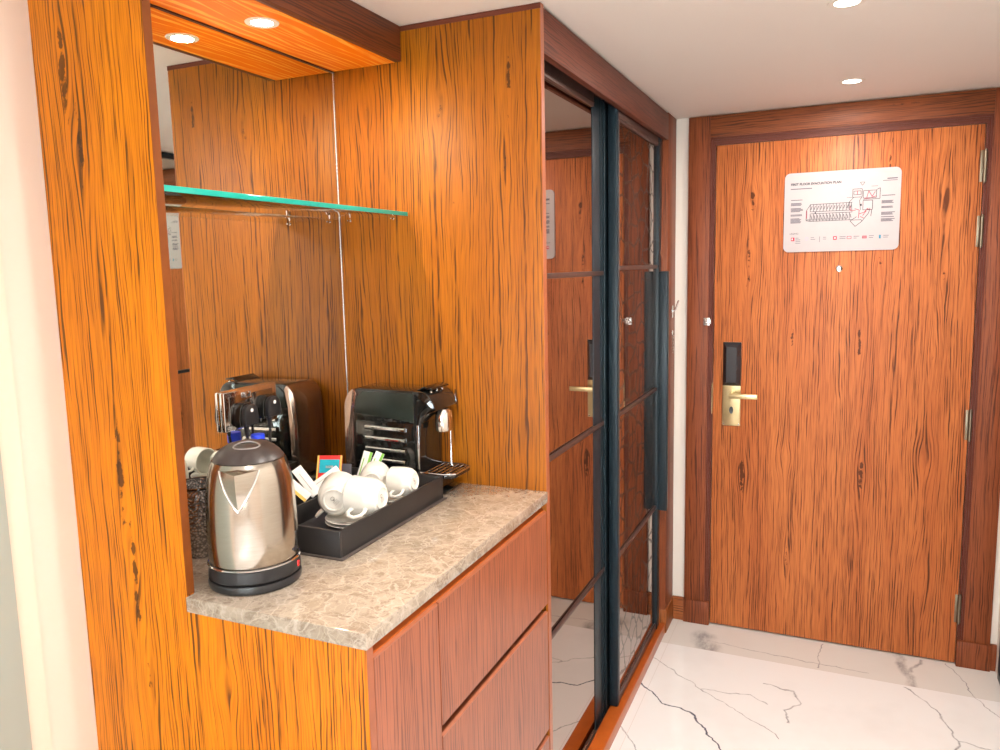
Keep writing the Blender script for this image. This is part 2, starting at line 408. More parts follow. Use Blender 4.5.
def marble_floor():
    t = NT('white_marble_tile'); p, x, y, z = t.pos()
    n1 = t.noise(p, 14, 3); n2 = t.noise(t.comb(x, y, 4.0), 14, 3)
    xw = t.math('ADD', x, t.math('MULTIPLY', t.math('SUBTRACT', n1, .5), .05))
    yw = t.math('ADD', y, t.math('MULTIPLY', t.math('SUBTRACT', n2, .5), .05))
    def veins(paths):
        tot = None
        for pts, w in paths:
            for a, b in zip(pts, pts[1:]):
                n = t.node('ShaderNodeGroup'); n.node_tree = SG
                t.put(n.inputs['X'], xw); t.put(n.inputs['Y'], yw)
                for k, v in (('AX', a[0]), ('AY', a[1]), ('BX', b[0]), ('BY', b[1]), ('WID', w)): n.inputs[k].default_value = v
                tot = n.outputs[0] if tot is None else t.math('MAXIMUM', tot, n.outputs[0])
        return tot
    dark = veins([([(-.02, 1.79), (.10, 1.66), (.20, 1.645), (.27, 1.55), (.33, 1.46), (.45, 1.36)], .0045)])
    thin = veins([([(-.01, 1.98), (.21, 1.80), (.38, 1.83), (.44, 1.79)], .0035), ([(.21, 1.80), (.42, 1.66), (.50, 1.60)], .003),
                  ([(.42, 1.93), (.53, 1.91), (.55, 1.84), (.50, 1.77), (.52, 1.70)], .005),
                  ([(.90, 2.10), (.99, 1.95), (1.03, 1.80), (1.12, 1.78)], .004), ([(1.03, 1.80), (1.0, 1.66)], .005),
                  ([(.62, 2.33), (.60, 2.22), (.60, 2.12)], .0035), ([(.17, 2.2), (.40, 2.16), (.78, 2.15)], .003),
                  ([(1.06, 2.34), (1.12, 2.1), (1.2, 1.95)], .003), ([(-.02, 1.50), (.06, 1.40), (.12, 1.3)], .004),
                  ([(.72, 1.60), (.80, 1.55)], .005)])
    pat = veins([([(.15, 2.22), (.19, 2.12)], .085), ([(.885, 2.34), (.91, 2.20), (.925, 2.11)], .030), ([(.915, 2.2), (.97, 2.34)], .012), ([(.02, 2.03), (.06, 2.08)], .02)])
    grey = t.noise(t.comb(t.math('MULTIPLY', x, 30), t.math('MULTIPLY', y, 14), 1.0), 1.0, 4, .7)
    main = (.82, .82, .835)
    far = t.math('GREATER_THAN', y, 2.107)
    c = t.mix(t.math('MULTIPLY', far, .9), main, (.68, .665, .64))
    cl = t.noise(t.comb(x, y, 2.0), 2.2, 4, .6)
    c = t.mix(t.math('MULTIPLY', t.ramp(cl, [(.50, 0), (.75, 1)]), .30), c, (.55, .54, .53))
    c = t.mix(t.math('MULTIPLY', t.ramp(thin, [(.0, 0), (.9, 1)]), t.ramp(grey, [(.3, .3), (.6, .9)])), c, (.22, .22, .24))
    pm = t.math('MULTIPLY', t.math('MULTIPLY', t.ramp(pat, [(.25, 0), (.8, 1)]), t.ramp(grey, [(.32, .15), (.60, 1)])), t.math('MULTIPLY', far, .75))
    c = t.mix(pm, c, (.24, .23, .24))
    c = t.mix(t.math('MULTIPLY', t.ramp(dark, [(.05, 0), (.6, 1)]), .95), c, (.05, .055, .10))
    j = t.math('LESS_THAN', t.math('ABSOLUTE', t.math('SUBTRACT', y, 2.107)), .0010)
    j2 = t.math('LESS_THAN', t.math('ABSOLUTE', t.math('SUBTRACT', y, .907)), .0010)
    j3 = t.math('LESS_THAN', t.math('ABSOLUTE', t.math('SUBTRACT', x, .030)), .0009)
    c = t.mix(t.math('MULTIPLY', t.math('MAXIMUM', t.math('MAXIMUM', j, j2), j3), .45), c, (.50, .45, .40))
    t.l.new(c, t.b.inputs['Base Color']); t.b.inputs['Roughness'].default_value = .07
    t.b.inputs['Specular IOR Level'].default_value = .5
    return t.m
M_floor = marble_floor()

# ------------------------------------------------------------------ room shell
X2, Y0 = 3.0, -4.6           # the bedroom behind the camera
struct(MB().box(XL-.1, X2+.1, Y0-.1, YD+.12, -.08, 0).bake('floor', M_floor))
struct(MB().box(XL-.1, X2+.1, Y0-.1, YD+.12, H, H+.08).bake('ceiling', M_ceil))
struct(MB().box(XL-.1, XL, Y0, YD+.1, 0, H).bake('wall_left', M_wall))
# door wall around the entrance opening
struct(MB().box(XL, .1563, YD, YD+.10, 0, H).box(1.0856, XR+.1, YD, YD+.10, 0, H).box(.1563, 1.0856, YD, YD+.10, 2.0251, H).bake('wall_back', M_white))
struct(MB().box(XR, XR+.10, -.55, .95, 0, H).box(XR, XR+.10, 2.285, YD, 0, H).box(XR+.03, XR+.1, .95, 2.285, 0, H).bake('wall_right', M_white))
struct(MB().box(XR+.1, X2, -.55, -.45, 0, H).bake('wall_bedroom_front', M_wall))
struct(MB().box(X2, X2+.1, Y0, -.45, 0, H).bake('wall_bedroom_right', M_wall))
wx0, wx1, wz0, wz1 = -.1, 2.5, .55, 2.0
struct(MB().box(XL, wx0, Y0-.1, Y0, 0, H).box(wx1, X2, Y0-.1, Y0, 0, H).box(wx0, wx1, Y0-.1, Y0, 0, wz0).box(wx0, wx1, Y0-.1, Y0, wz1, H).bake('wall_rear', M_wall))
w1 = sroot('window_1', ((wx0+wx1)/2, Y0-.05, wz0))
f = MB().box(wx0, wx1, Y0-.08, Y0-.03, wz0, wz0+.05).box(wx0, wx1, Y0-.08, Y0-.03, wz1-.05, wz1)
for xx in (wx0, wx0+.84, wx0+1.71, wx1-.05): f.box(xx, xx+.05, Y0-.08, Y0-.03, wz0+.05, wz1-.05)
f.bake('window_frame', M_white, w1)
MB().box(wx0, wx1, Y0-.058, Y0-.052, wz0, wz1).bake('pane', M_glass, w1)

# pale grey lacquered strip on the left wall, at the picture's left edge
struct(MB().box(XL, XL+.006, -1.3, -.125, 0, H, .001).bake('trim_1', M_grey))
struct(MB().box(XL, XL+.002, -.125, -.088, 0, H).bake('wall_shading', plain('wall_shading_band', (.76, .63, .53), .6, mottle=0)))  # soft shading on the wall, put in as a tinted band

# ------------------------------------------------------------------ entrance door, casing, baseboards
d1 = sroot('door_1', (.62, YD, 0))
MB().box(.160, 1.082, YD-.004, YD+.045, .006, 2.021, .0015).bake('door_leaf', M_door, d1)
for i, (za, zb) in enumerate(((1.820, 1.930), (1.592, 1.702), (.883, .995), (.170, .280))):
    hb = MB().box(1.071, 1.082, YD-.0065, YD-.004, za, zb, .0005)
    hb.cyl((1.086, YD-.009, za), (1.086, YD-.009, zb), .0065, 16)
    for zz in (za-.004, zb+.001): hb.cyl((1.086, YD-.009, zz), (1.086, YD-.009, zz+.003), .0045, 12)
    hb.bake('hinge', M_hinge, d1)
# lock: black reader above a brass plate with a lever
yl = YD-.004
lp = MB().box(.200, .272, yl-.010, yl, .884, 1.232, .002); lp = lp.bake('lock_plate', M_brass, d1)
c_ = [(.200, 1.052), (.272, 1.052), (.272, 1.232), (.200, 1.232)]; i_ = [(.216, 1.068), (.256, 1.068), (.256, 1.214), (.216, 1.214)]
vs = [(a, yl-.010, b) for a, b in c_]+[(a, yl-.030, b) for a, b in i_]
MB().faces(vs, [(0, 1, 2, 3), (4, 5, 6, 7), (0, 1, 5, 4), (1, 2, 6, 5), (2, 3, 7, 6), (3, 0, 4, 7)]).bake('card_reader', plain('reader_black', (.02, .024, .03), .18, coat=.5, mottle=.02), lp)
MB().cyl((.236, yl-.010, 1.018), (.236, yl-.016, 1.018), .017).cyl((.236, yl-.016, 1.018), (.236, yl-.048, 1.018), .009).box(.228, .342, yl-.058, yl-.044, 1.006, 1.026, .003).bake('lever_handle', M_brass, lp)
MB().lathe([(0, .003), (.007, .003), (.008, .001), (.008, 0), (0, 0)], axisM((.236, yl-.010, .950), (0, -1, 0)) @ Matrix.Diagonal((1, 1.9, 1, 1)), 20).bake('key_hole', M_blkp, lp)
sc_ = MB()
for xx in (.206, .266):
    sc_.lathe([(0, .0015), (.0028, .0012), (.0032, 0)], axisM((xx, yl-.010, .891), (0, -1, 0)), 12)
sc_.bake('screw', M_chrome, lp)
MB().lathe([(0, .001), (.004, .001), (.006, .004), (.010, .005), (.0125, .003), (.013, 0)], axisM((.6252, yl, 1.523), (0, -1, 0)), 24).bake('peephole', M_chrome, d1)
MB().box(.1565, .159, YD-.012, YD-.004, .93, 1.06).bake('strike_plate', M_brass, d1)

cas = sroot('trim_3', (.62, YD, 0)); yc = YD-.018
MB().box(.0523, .138, yc, YD, .104, H-.003, .0015).bake('casing_left', M_case, cas)
MB().box(1.104, 1.192, yc, YD, .104, H-.003, .0015).bake('casing_right', M_case, cas)
MB().box(.138, 1.104, yc, YD, 2.052, H-.003, .0015).bake('casing_head', M_caseH, cas)
mo = MB()
for k, (a, yy) in enumerate(((.0, yc+.004), (.006, yc+.009), (.013, yc+.013))):
    w = .0065 if k < 2 else .007
    mo.box(.138+a, .138+a+w, yy, YD, .104, 2.052-a)
    mo.box(1.104-a-w, 1.104-a, yy, YD, .104, 2.052-a)
    mo.box(.138+a+w, 1.104-a-w, yy, YD, 2.052-a-w-.002 if k < 2 else 2.022, 2.052-a)
mo.bake('moulding', M_moul, cas)
MB().box(.0495, .1585, yc-.006, YD, 0, .104, .0015).bake('plinth_block', M_case, cas)
MB().box(1.0835, 1.1955, yc-.006, YD, 0, .104, .0015).bake('plinth_block', M_case, cas)
struct(MB().box(.001, .0490, YD-.012, YD, 0, .103, .001).bake('baseboard_back', wood('baseboard_veneer', 'HX', (.33, .10, .03), (.28, .08, .022), W_D, (), 2.7)))
struct(MB().box(1.196, XR-.001, YD-.012, YD, 0, .103, .001).bake('baseboard_corner', M_case))

# keeper of the door chain on the casing, chain and hook on the wardrobe stile
k = MB().box(.120, .146, yc-.004, yc, 1.300, 1.332, .001).box(.126, .146, yc-.012, yc-.004, 1.304, 1.322, .002).cyl((.148, yc-.008, 1.308), (.148, yc-.008, 1.325), .004, 12)
tag(k.bake('door_latch_keeper', M_chrome), 'small square chrome keeper on the door casing above the black card reader', 'latch')

# ------------------------------------------------------------------ evacuation plan
SX0, SX1, SZ0, SZ1 = .4215, .8245, 1.590, 1.892
sg = thing('evacuation_plan', 'white glossy evacuation plan sign with rounded corners on entrance door', 'sign', (.623, YD-.004, SZ0))
r = .020; pts = []
for cx_, cz_, a0 in ((SX1-r, SZ1-r, 0), (SX0+r, SZ1-r, PI/2), (SX0+r, SZ0+r, PI), (SX1-r, SZ0+r, 1.5*PI)):
    for q in range(7): pts.append((cx_+r*math.cos(a0+q*PI/12), cz_+r*math.sin(a0+q*PI/12)))
ys = YD-.0042
MB().prism(pts, 'y', ys, ys-.004).bake('sign_board', M_sign, sg)
yf = ys-.0042
def sx(s): return SX0+s*(SX1-SX0)
def sz(t): return SZ0+t*(SZ1-SZ0)
text('FIRST FLOOR EVACUATION PLAN', .0118, (sx(.055), yf, sz(.845)), M_print, 'title_text', sg, bold=.0005)
text('LEGEND', .0085, (sx(.055), yf, sz(.225)), M_print, 'legend_text', sg)
def ln(mb, s0, t0, s1, t1, w=.0013):
    w *= 1.45
    a = V(sx(s0), yf, sz(t0)); b = V(sx(s1), yf, sz(t1)); d = (b-a); L = d.length; ang = math.atan2(d.z, d.x)
    mb.box(0, L, -.0002, .0002, -w/2, w/2, M=Matrix.Translation(a) @ Matrix.Rotation(-ang, 4, 'Y'))
def poly(mb, ps, w=.0013, close=False):
    for a, b in zip(ps, ps[1:]+(ps[:1] if close else [])): ln(mb, *a, *b, w)
def rc(mb, s0, t0, s1, t1, w=.0013): poly(mb, [(s0, t0), (s1, t0), (s1, t1), (s0, t1)], w, True)
rnd = random.Random(3)
def block(s0, ts, w, th=.0018, jit=.03):
    m_ = MB()
    for t0 in ts: ln(m_, s0, t0, s0+w-rnd.random()*jit, t0, th)
    m_.bake('text_block', M_faint, sg)
for ts in ((.66,), (.62, .607, .594), (.555, .542, .529, .516), (.475, .462), (.425, .412, .399, .386, .373)): block(.06, ts, .11)
for ts in ((.665,), (.60, .587, .574), (.53, .517), (.46, .447, .434), (.405,), (.38, .367, .354)): block(.845, ts, .115)
block(.055, (.80,), .19, .0022, 0); block(.885, (.868,), .085, .0026, 0); block(.85, (.845,), .12, .0014, 0)
for s0 in (.11, .245, .355, .50, .62, .75, .87): block(s0, (.178, .156), .055, .0012)
block(.11, (.134, .112), .055, .001); block(.55, (.66,), .05, .001, 0); block(.755, (.785,), .055, .001, 0)
m_ = MB(); ln(m_, .325, .19, .325, .12, .001); m_.bake('divider_line', M_faint, sg)
pl = MB()
rc(pl, .20, .40, .56, .41, .0007); x_ = .225
poly(pl, [(.20, .395), (.20, .52), (.235, .595), (.60, .60)]); poly(pl, [(.20, .395), (.235, .385), (.60, .385)]); poly(pl, [(.235, .505), (.60, .505)]); poly(pl, [(.235, .48), (.60, .48)])
for q in range(13):
    s0 = .235+q*.0285
    ln(pl, s0, .505, s0, .598); ln(pl, s0, .385, s0, .48)
    ln(pl, s0+.006, .53, s0+.016, .575, .0016); ln(pl, s0+.006, .46, s0+.016, .41, .0016)
rc(pl, .60, .66, .68, .76, .0013); rc(pl, .61, .69, .67, .735); poly(pl, [(.61, .66), (.57, .60), (.565, .52)]); rc(pl, .69, .50, .77, .615); rc(pl, .69, .645, .80, .735)
poly(pl, [(.68, .80), (.70, .84), (.66, .84)], .001, True); poly(pl, [(.67, .50), (.66, .62), (.68, .66)])
poly(pl, [(.64, .42), (.585, .37), (.63, .30), (.685, .36), (.68, .38), (.59, .38)]); poly(pl, [(.685, .36), (.74, .46), (.75, .52)])
poly(pl, [(.60, .48), (.59, .60)]); poly(pl, [(.76, .42), (.765, .50)]); poly(pl, [(.80, .74), (.83, .76), (.83, .63), (.69, .63)])
pl.box(sx(.275), sx(.285), yf-.0003, yf, sz(.475), sz(.50)); pl.box(sx(.665), sx(.68), yf-.0003, yf, sz(.55), sz(.575))
pl.bake('floor_plan', M_print, sg)
rl = MB()
for (a, b, c2, d2) in ((.72, .65, .735, .73), (.735, .73, .765, .66), (.765, .66, .79, .72), (.70, .64, .74, .64), (.62, .52, .66, .50), (.66, .50, .655, .40), (.655, .45, .70, .47), (.70, .47, .735, .52), (.69, .43, .72, .49), (.72, .51, .76, .50), (.205, .42, .205, .52), (.58, .56, .585, .50), (.58, .50, .63, .50), (.67, .42, .70, .40), (.64, .69, .64, .74), (.74, .64, .80, .665)):
    ln(rl, a, b, c2, d2, .0016)
rc(rl, .565, .15, .60, .18, .0012); rc(rl, .695, .15, .73, .18, .0012); ln(rl, .695, .165, .73, .165, .003)
rl.bake('route_marking', plain('rose_print', (.40, .05, .08), .5), sg)
for a_, b_ in ((.07, .10), (.445, .475)): MB().box(sx(a_), sx(b_), yf-.0004, yf, sz(.142), sz(.187)).bake('red_symbol', M_pink, sg)
for a_, b_ in ((.076, .085), (.454, .466)): MB().box(sx(a_), sx(b_), yf-.0008, yf-.0004, sz(.155), sz(.176)).bake('white_symbol', M_paper, sg)
MB().box(sx(.835), sx(.85), yf-.0004, yf, sz(.142), sz(.187)).bake('blue_symbol', plain('cyan_print', (.02, .22, .36), .5), sg)
cr = MB(); cr.tube([(sx(.21)+.0055*math.cos(q*PI/8), yf, sz(.165)+.0055*math.sin(q*PI/8)) for q in range(16)], .0006, 6, closed=True)
cr.bake('circle_symbol', plain('violet_print', (.42, .33, .55), .5), sg)

# ------------------------------------------------------------------ wardrobe
wd = thing('wardrobe', 'tall built-in wardrobe with black framed bronze mirror sliding doors', 'wardrobe', (-.30, 1.55, 0))
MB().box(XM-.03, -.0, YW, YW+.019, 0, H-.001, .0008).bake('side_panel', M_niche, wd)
MB().box(XM+.0, .0016, YW-.0012, YW, H-.013, H-.001).bake('top_trim', M_moul, wd)
MB().box(-.0005, .0012, YW, YW+.0192, .0, H-.001).bake('edge_lipping', M_lip, wd)
MB().box(-.02, .0, YW+.019, 2.19, 2.036, H-.006, .0008).bake('header_panel', M_head, wd)
MB().box(-.15, 0, 2.19, YE, .102, H-.001, .0008).bake('corner_stile', M_head2 if 'M_head2' in globals() else M_case, wd)
MB().box(-.15, .004, 2.19, YE, 0, .102, .001).bake('stile_base', wood('stile_base_veneer', 'V', (.34, .10, .02), (.28, .08, .016), W_D, (), 3.9), wd)
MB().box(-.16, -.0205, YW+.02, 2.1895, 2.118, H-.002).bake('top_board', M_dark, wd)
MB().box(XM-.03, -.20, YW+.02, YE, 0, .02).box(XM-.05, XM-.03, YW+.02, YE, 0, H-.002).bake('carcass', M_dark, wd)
# sill with two grooves
MB().box(-.0465, 0, YW+.019, 2.189, 0, .043, .001).box(-.105, -.083, YW+.019, 2.189, 0, .041, .001).box(-.083, -.054, YW+.019, 2.189, 0, .020).bake('sill', M_sill, wd)
MB().box(-.081, -.0575, YW+.02, 2.188, .0205, .024).box(-.0635, -.0600, YW+.02, 2.188, .024, .036).bake('bottom_track', M_black, wd)
MB().box(-.105, -.022, YW+.02, 2.188, 2.078, 2.117).box(-.030, -.024, YW+.02, 2.188, 2.052, 2.078).box(-.060, -.056, YW+.02, 2.188, 2.060, 2.078).bake('top_track', M_brz, wd)
tk = MB()
for xx, zz in ((-.0265, 2.0495), (-.0585, 2.0575)): tk.box(xx, xx+.003, YW+.02, 2.188, zz, zz+.003)
tk.bake('track_edge', M_alu, wd)
MB().box(-.052, -.040, 1.155, 1.175, 2.058, 2.078, .001).bake('roller_stop', M_chrome, wd)
def sliding(y0, y1, xb, xf_, z0, z1, zt, zb, sl, sr, munt, glassm, nm):
    d = MB().box(xb, xf_-.016, y0+.004, y1-.004, z0, z1).bake('sliding_door', M_black, wd)
    tilt = Matrix.Translation((xf_-.009, 1.30, 0)) @ Matrix.Rotation(-.0045 if nm == 'left' else 0, 4, 'Z') @ Matrix.Translation((-(xf_-.009), -1.30, 0))
    MB().box(xf_-.0105, xf_-.0085, y0+sl*.5, y1-sr+.004, zb-.004, zt+.004, M=tilt).bake('mirror_pane', glassm, d)
    for (a, b) in ((y0, y0+sl), (y1-sr, y1)):
        if nm == 'left' and a > 1:
            MB().box(xb, xf_-.006, a, b, z0, z1, .0008).box(xf_-.006, xf_-.0035, a+.074, a+.080, z0+.002, z1-.002).box(xf_-.006, xf_-.001, a+.108, a+.118, z0+.002, z1-.002, .001).bake('stile', M_black, d)
        else: MB().box(xb, xf_, a, b, z0, z1, .0012).box(xf_, xf_+.0025, a+.004, a+.008, z0+.002, z1-.002).bake('stile', M_black, d)
    MB().box(xb, xf_-.001, y0+sl, y1-sr, zt, z1-.001, .001).box(xf_-.001, xf_+.001, y0+sl, y1-sr, zt+.010, zt+.013).bake('rail', M_brz, d)
    MB().box(xb, xf_-.001, y0+sl, y1-sr, z0+.001, zb, .001).bake('rail', M_brz, d)
    e = MB(); e.box(xf_-.0085, xf_-.0060, y0+sl, y1-sr, zb, zb+.0022)
    if nm == 'right': e.box(xf_-.004, xf_+.0004, y0+sl, y0+sl+.0015, zb, zt)
    e.bake('bright_edge', M_alu, d)
    for zm in munt:
        MB().box(xf_-.0085, xf_-.0015, y0+sl, y1-sr+(.10 if nm == 'left' else 0), zm-.007, zm+.007, .0012).bake('muntin', M_brz, d)
    return d
dl = sliding(.805, 1.62, -.086, -.0515, .0300, 2.074, 2.022, .034, .03, .255, (1.530, 1.048, .552), M_bmir, 'left')
dr = sliding(1.502, 2.165, -.0485, -.021, .0465, 2.052, 2.004, .075, .030, .056, (1.545, 1.061, .575), M_bnet, 'right')
MB().box(-.021, .014, 2.117, 2.158, .560, 1.527, .0015).box(.014, .018, 2.117, 2.126, .560, 1.527, .001).bake('pull_handle', M_black, dr)

hk = MB().box(.001, .004, 2.270, 2.290, 1.335, 1.385, .001).tube([(.004, 2.28, 1.36), (.014, 2.278, 1.368), (.022, 2.272, 1.385), (.030, 2.262, 1.405)], .0035, 10)
tag(hk.bake('coat_hook', M_chrome), 'tiny chrome hook with raised arm on the wardrobe corner stile', 'hook')
ch = MB()
for q in range(7):
    zz = 1.268-q*.012; a = .006 if q % 2 else 0
    ch.tube([(.0055+(0 if q % 2 else .0035)*math.cos(w), 2.280+(.0035 if q % 2 else 0)*math.cos(w)+a*.2, zz+.008*math.sin(w)) for w in [j*PI/6 for j in range(12)]], .0013, 6, closed=True)
ch.box(.001, .0035, 2.272, 2.288, 1.262, 1.282, .0008)
tag(ch.bake('door_chain', M_chrome), 'short thin chrome chain hanging below the hook by wardrobe handle', 'chain')

# ------------------------------------------------------------------ minibar cabinet
cb = thing('minibar_cabinet', 'built-in wooden minibar unit with full-height near panel and handleless drawers', 'cabinet', (-.30, .39, 0))
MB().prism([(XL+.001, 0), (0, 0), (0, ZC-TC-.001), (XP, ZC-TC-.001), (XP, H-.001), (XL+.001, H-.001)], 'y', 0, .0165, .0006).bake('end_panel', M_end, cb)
MB().box(.0002, .0014, .0004, .0165, 0, ZC-TC-.001).bake('edge_lipping', M_lip, cb)
MB().box(XP, XP+.0012, 0.0005, .0165, ZC+.0005, H-.001).bake('edge_lipping', plain('pillar_lipping', (.17, .045, .008), .5, spec=.2), cb)
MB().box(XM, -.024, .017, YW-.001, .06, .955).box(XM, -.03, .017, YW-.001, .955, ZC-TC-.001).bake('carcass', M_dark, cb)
MB().prism([(-.030, .958), (-.004, .958), (-.006, .968), (-.022, .974), (-.024, ZC-TC-.001), (-.030, ZC-TC-.001)], 'y', .0175, YW-.0015).bake('finger_channel', M_sill, cb)
MB().box(-.03, -.026, .018, YW-.002, .700, .745).bake('finger_channel', M_sill, cb)
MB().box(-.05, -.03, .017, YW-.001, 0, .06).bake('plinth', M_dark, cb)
def front(name, y0, y1, z0, z1):
    o = MB().prism([(-.022, z0), (0, z0), (0, z1-.002), (-.004, z1), (-.022, z1-.006)], 'y', y0, y1).bake(name, M_draw, cb)
    MB().prism([(.0002, z1-.0045), (.0004, z1-.0015), (-.0045, z1+.0008), (-.018, z1-.0035), (-.018, z1-.005), (-.004, z1-.001)], 'y', y0+.0004, y1-.0004).bake('lipping', M_lip, o)
front('cabinet_door', .0195, .2245, .065, .966)
front('drawer', .2285, .7775, .731, .966)
front('drawer', .2285, .7775, .400, .711)
front('drawer', .2285, .7775, .065, .381)
# worktop (top-level: rests on the cabinet)
tag(MB().prism([(XM+.0005, .0175), (XP+.0015, .0175), (XP+.0015, -.004), (.004, -.004), (.004, YW-.0008), (XM+.0005, YW-.0008)], 'z', ZC-TC, ZC, .0022).bake('worktop', M_marble),
    'beige veined marble worktop on the minibar unit', 'worktop')
# niche mirror
mr = thing('niche_mirror', 'tall silver mirror lining the back of the minibar niche', 'mirror', (XM, .4, ZC))
MB().box(XM-.004, XM, .017, YW-.0015, ZC+.0005, HS-.0006).bake('glass', M_mirror, mr)
MB().box(XM, XM+.0015, YW-.0045, YW-.0012, ZC+.0005, HS-.0036).bake('polished_edge', M_medge, mr)
struct(MB().box(XL+.0005, XM-.0045, .017, YW-.001, 0, H-.001).bake('wall_niche', M_wall))
MB().box(XM+.0002, XM+.004, .017, YW-.0016, HS-.0035, HS-.0005).bake('top_gap_strip', M_dark, mr)  # dark strip drawn in for the shaded gap above the mirror
# canopy
cn = thing('niche_canopy', 'dark wooden canopy box over the minibar niche', 'canopy', (-.46, .4, HS))
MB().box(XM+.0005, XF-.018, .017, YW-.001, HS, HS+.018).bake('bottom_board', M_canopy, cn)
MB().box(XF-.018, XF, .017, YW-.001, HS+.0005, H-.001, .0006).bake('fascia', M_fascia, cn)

def downlight(x, y, z, r, label, name='downlight', ring=M_white):
    t = thing(name, label, 'light', (x, y, z), 'recessed ceiling downlights' if z > 2.1 else None)
    MB().lathe([(r*.80, -.001), (r*1.18, -.0015), (r*1.22, .000), (r*1.22, .0005), (r*.80, .0005)], Matrix.Translation((x, y, z-.0006)), 40).bake('trim_ring', ring, t)
    MB().lathe([(0, -.0022), (r*.6, -.0020), (r*.84, -.0008), (r*.84, -.0003), (0, -.0003)], Matrix.Translation((x, y, z-.0004)), 40).bake('lamp_face', M_led, t)
    return t
downlight(-.454, .390, HS, .028, 'small round downlight in the underside of the niche canopy', ring=M_white)
dls = [(.6255, 1.113, 'round ceiling downlight at the top edge, further from the door'), (.645, 1.978, 'round ceiling downlight nearest the entrance door')]
for x, y, lab in dls: downlight(x, y, H, .034, lab)

# ------------------------------------------------------------------ glass shelf
sh = thing('glass_shelf', 'clear glass shelf with green front edge across the mirror niche', 'shelf', (-.46, .4, 1.686))
MB().box(XM+.001, -.3615, .018, YW-.002, 1.6864, 1.6964, .0006).bake('glass_panel', M_glass, sh)
MB().box(-.3614, -.3578, .018, YW-.002, 1.6864, 1.6964, .0008).bake('front_edge', M_gedge, sh)
tag(sh.children[-1] if False else sh, sh['label'])
for y in (YW-.003,):
    for x in (-.53, -.40):
        MB().cyl((x, YW-.001, 1.6825), (x, YW-.014, 1.6825), .0020, 12).lathe([(0, 0), (.0035, 0), (.0035, .0015), (0, .0015)], axisM((x, YW-.001, 1.6825), (0, -1, 0)), 16).bake('shelf_pin', M_chrome, sh)
for x in (-.53, -.40):
    MB().cyl((x, .0166, 1.6825), (x, .030, 1.6825), .0020, 12).bake('shelf_pin', M_chrome, sh)

# ------------------------------------------------------------------ socket plate and plugs
so = thing('wall_socket', 'double power socket with chrome plate on the niche mirror', 'socket', (XM, .395, 1.218))
MB().box(XM+.0002, XM+.012, .313, .481, 1.217, 1.303, .003).bake('face_plate', M_chrome, so)
MB().box(XM+.012, XM+.0135, .328, .392, 1.228, 1.292, .001).box(XM+.012, XM+.0135, .402, .466, 1.228, 1.292, .001).bake('socket_insert', plain('smoked_chrome', (.35, .34, .33), .12, 1.0, mottle=0), so)
MB().box(XM+.0135, XM+.020, .372, .382, 1.285, 1.297, .001).box(XM+.0135, XM+.020, .386, .396, 1.285, 1.297, .001).bake('rocker_switch', M_chrome, so)
def plug(y, z, label):
    x0 = XM+.0137
    o = thing('power_plug', label, 'plug', (x0, y, z), None)
    prof = [(y-.024, z-.026), (y+.024, z-.026), (y+.026, z-.010), (y+.022, z+.016), (y+.012, z+.026), (y-.012, z+.026), (y-.022, z+.016), (y-.026, z-.010)]
    MB().prism(prof, 'x', x0, x0+.018, .003).bake('plug_body', M_gloss, o)
    MB().prism([(a*.86+y*.14, b*.86+z*.14) for a, b in prof], 'x', x0+.018, x0+.030, .003).bake('plug_cap', M_blkp, o)
    MB().tube([(x0+.012, y, z-.024), (x0+.012, y, z-.045), (x0+.012, y+.001, z-.052)], [.006, .0045, .003], 12).bake('strain_relief', M_blkp, o)
    m_ = MB().lathe([(0, .0008), (.004, .0008), (.0042, 0)], axisM((x0+.030, y, z+.010), (1, 0, 0)), 14); m_.bake('maker_disc', M_paper, o)
    return o
plug(.362, 1.250, 'black power plug in the socket, nearer the kettle'); plug(.436, 1.256, 'black power plug in the socket, nearer the coffee machine')
def cable(name, pts, r, m, label):
    # smooth Catmull-Rom
    P = [Vector(p) for p in pts]; out = []
    for i in range(len(P)-1):
        p0, p1, p2, p3 = P[max(i-1, 0)], P[i], P[i+1], P[min(i+2, len(P)-1)]
        for q in range(8):
            t = q/8; out.append(.5*((2*p1)+(-p0+p2)*t+(2*p0-5*p1+4*p2-p3)*t*t+(-p0+3*p1-3*p2+p3)*t**3))
    out.append(P[-1]); return tag(MB().tube(out, r, 8).bake(name, m), label, 'cable')
xk = XM+.0257
cable('power_cable', [(xk, .363, 1.197), (xk, .364, 1.15), (-.524, .335, 1.08), (-.522, .30, 1.025), (-.515, .25, 1.018), (-.46, .215, 1.018), (-.39, .18, 1.018), (-.355, .165, 1.0185)], .003, M_blkp, 'black cable running from the nearer plug to the kettle')
cable('power_cable', [(xk, .437, 1.203), (xk, .438, 1.16), (-.522, .47, 1.06), (-.518, .53, 1.0185), (-.505, .57, 1.019), (-.512, .60, 1.03), (-.515, .625, 1.04), (-.512, .650, 1.042)], .003, M_blkp, 'black cable running from the further plug to the coffee machine')

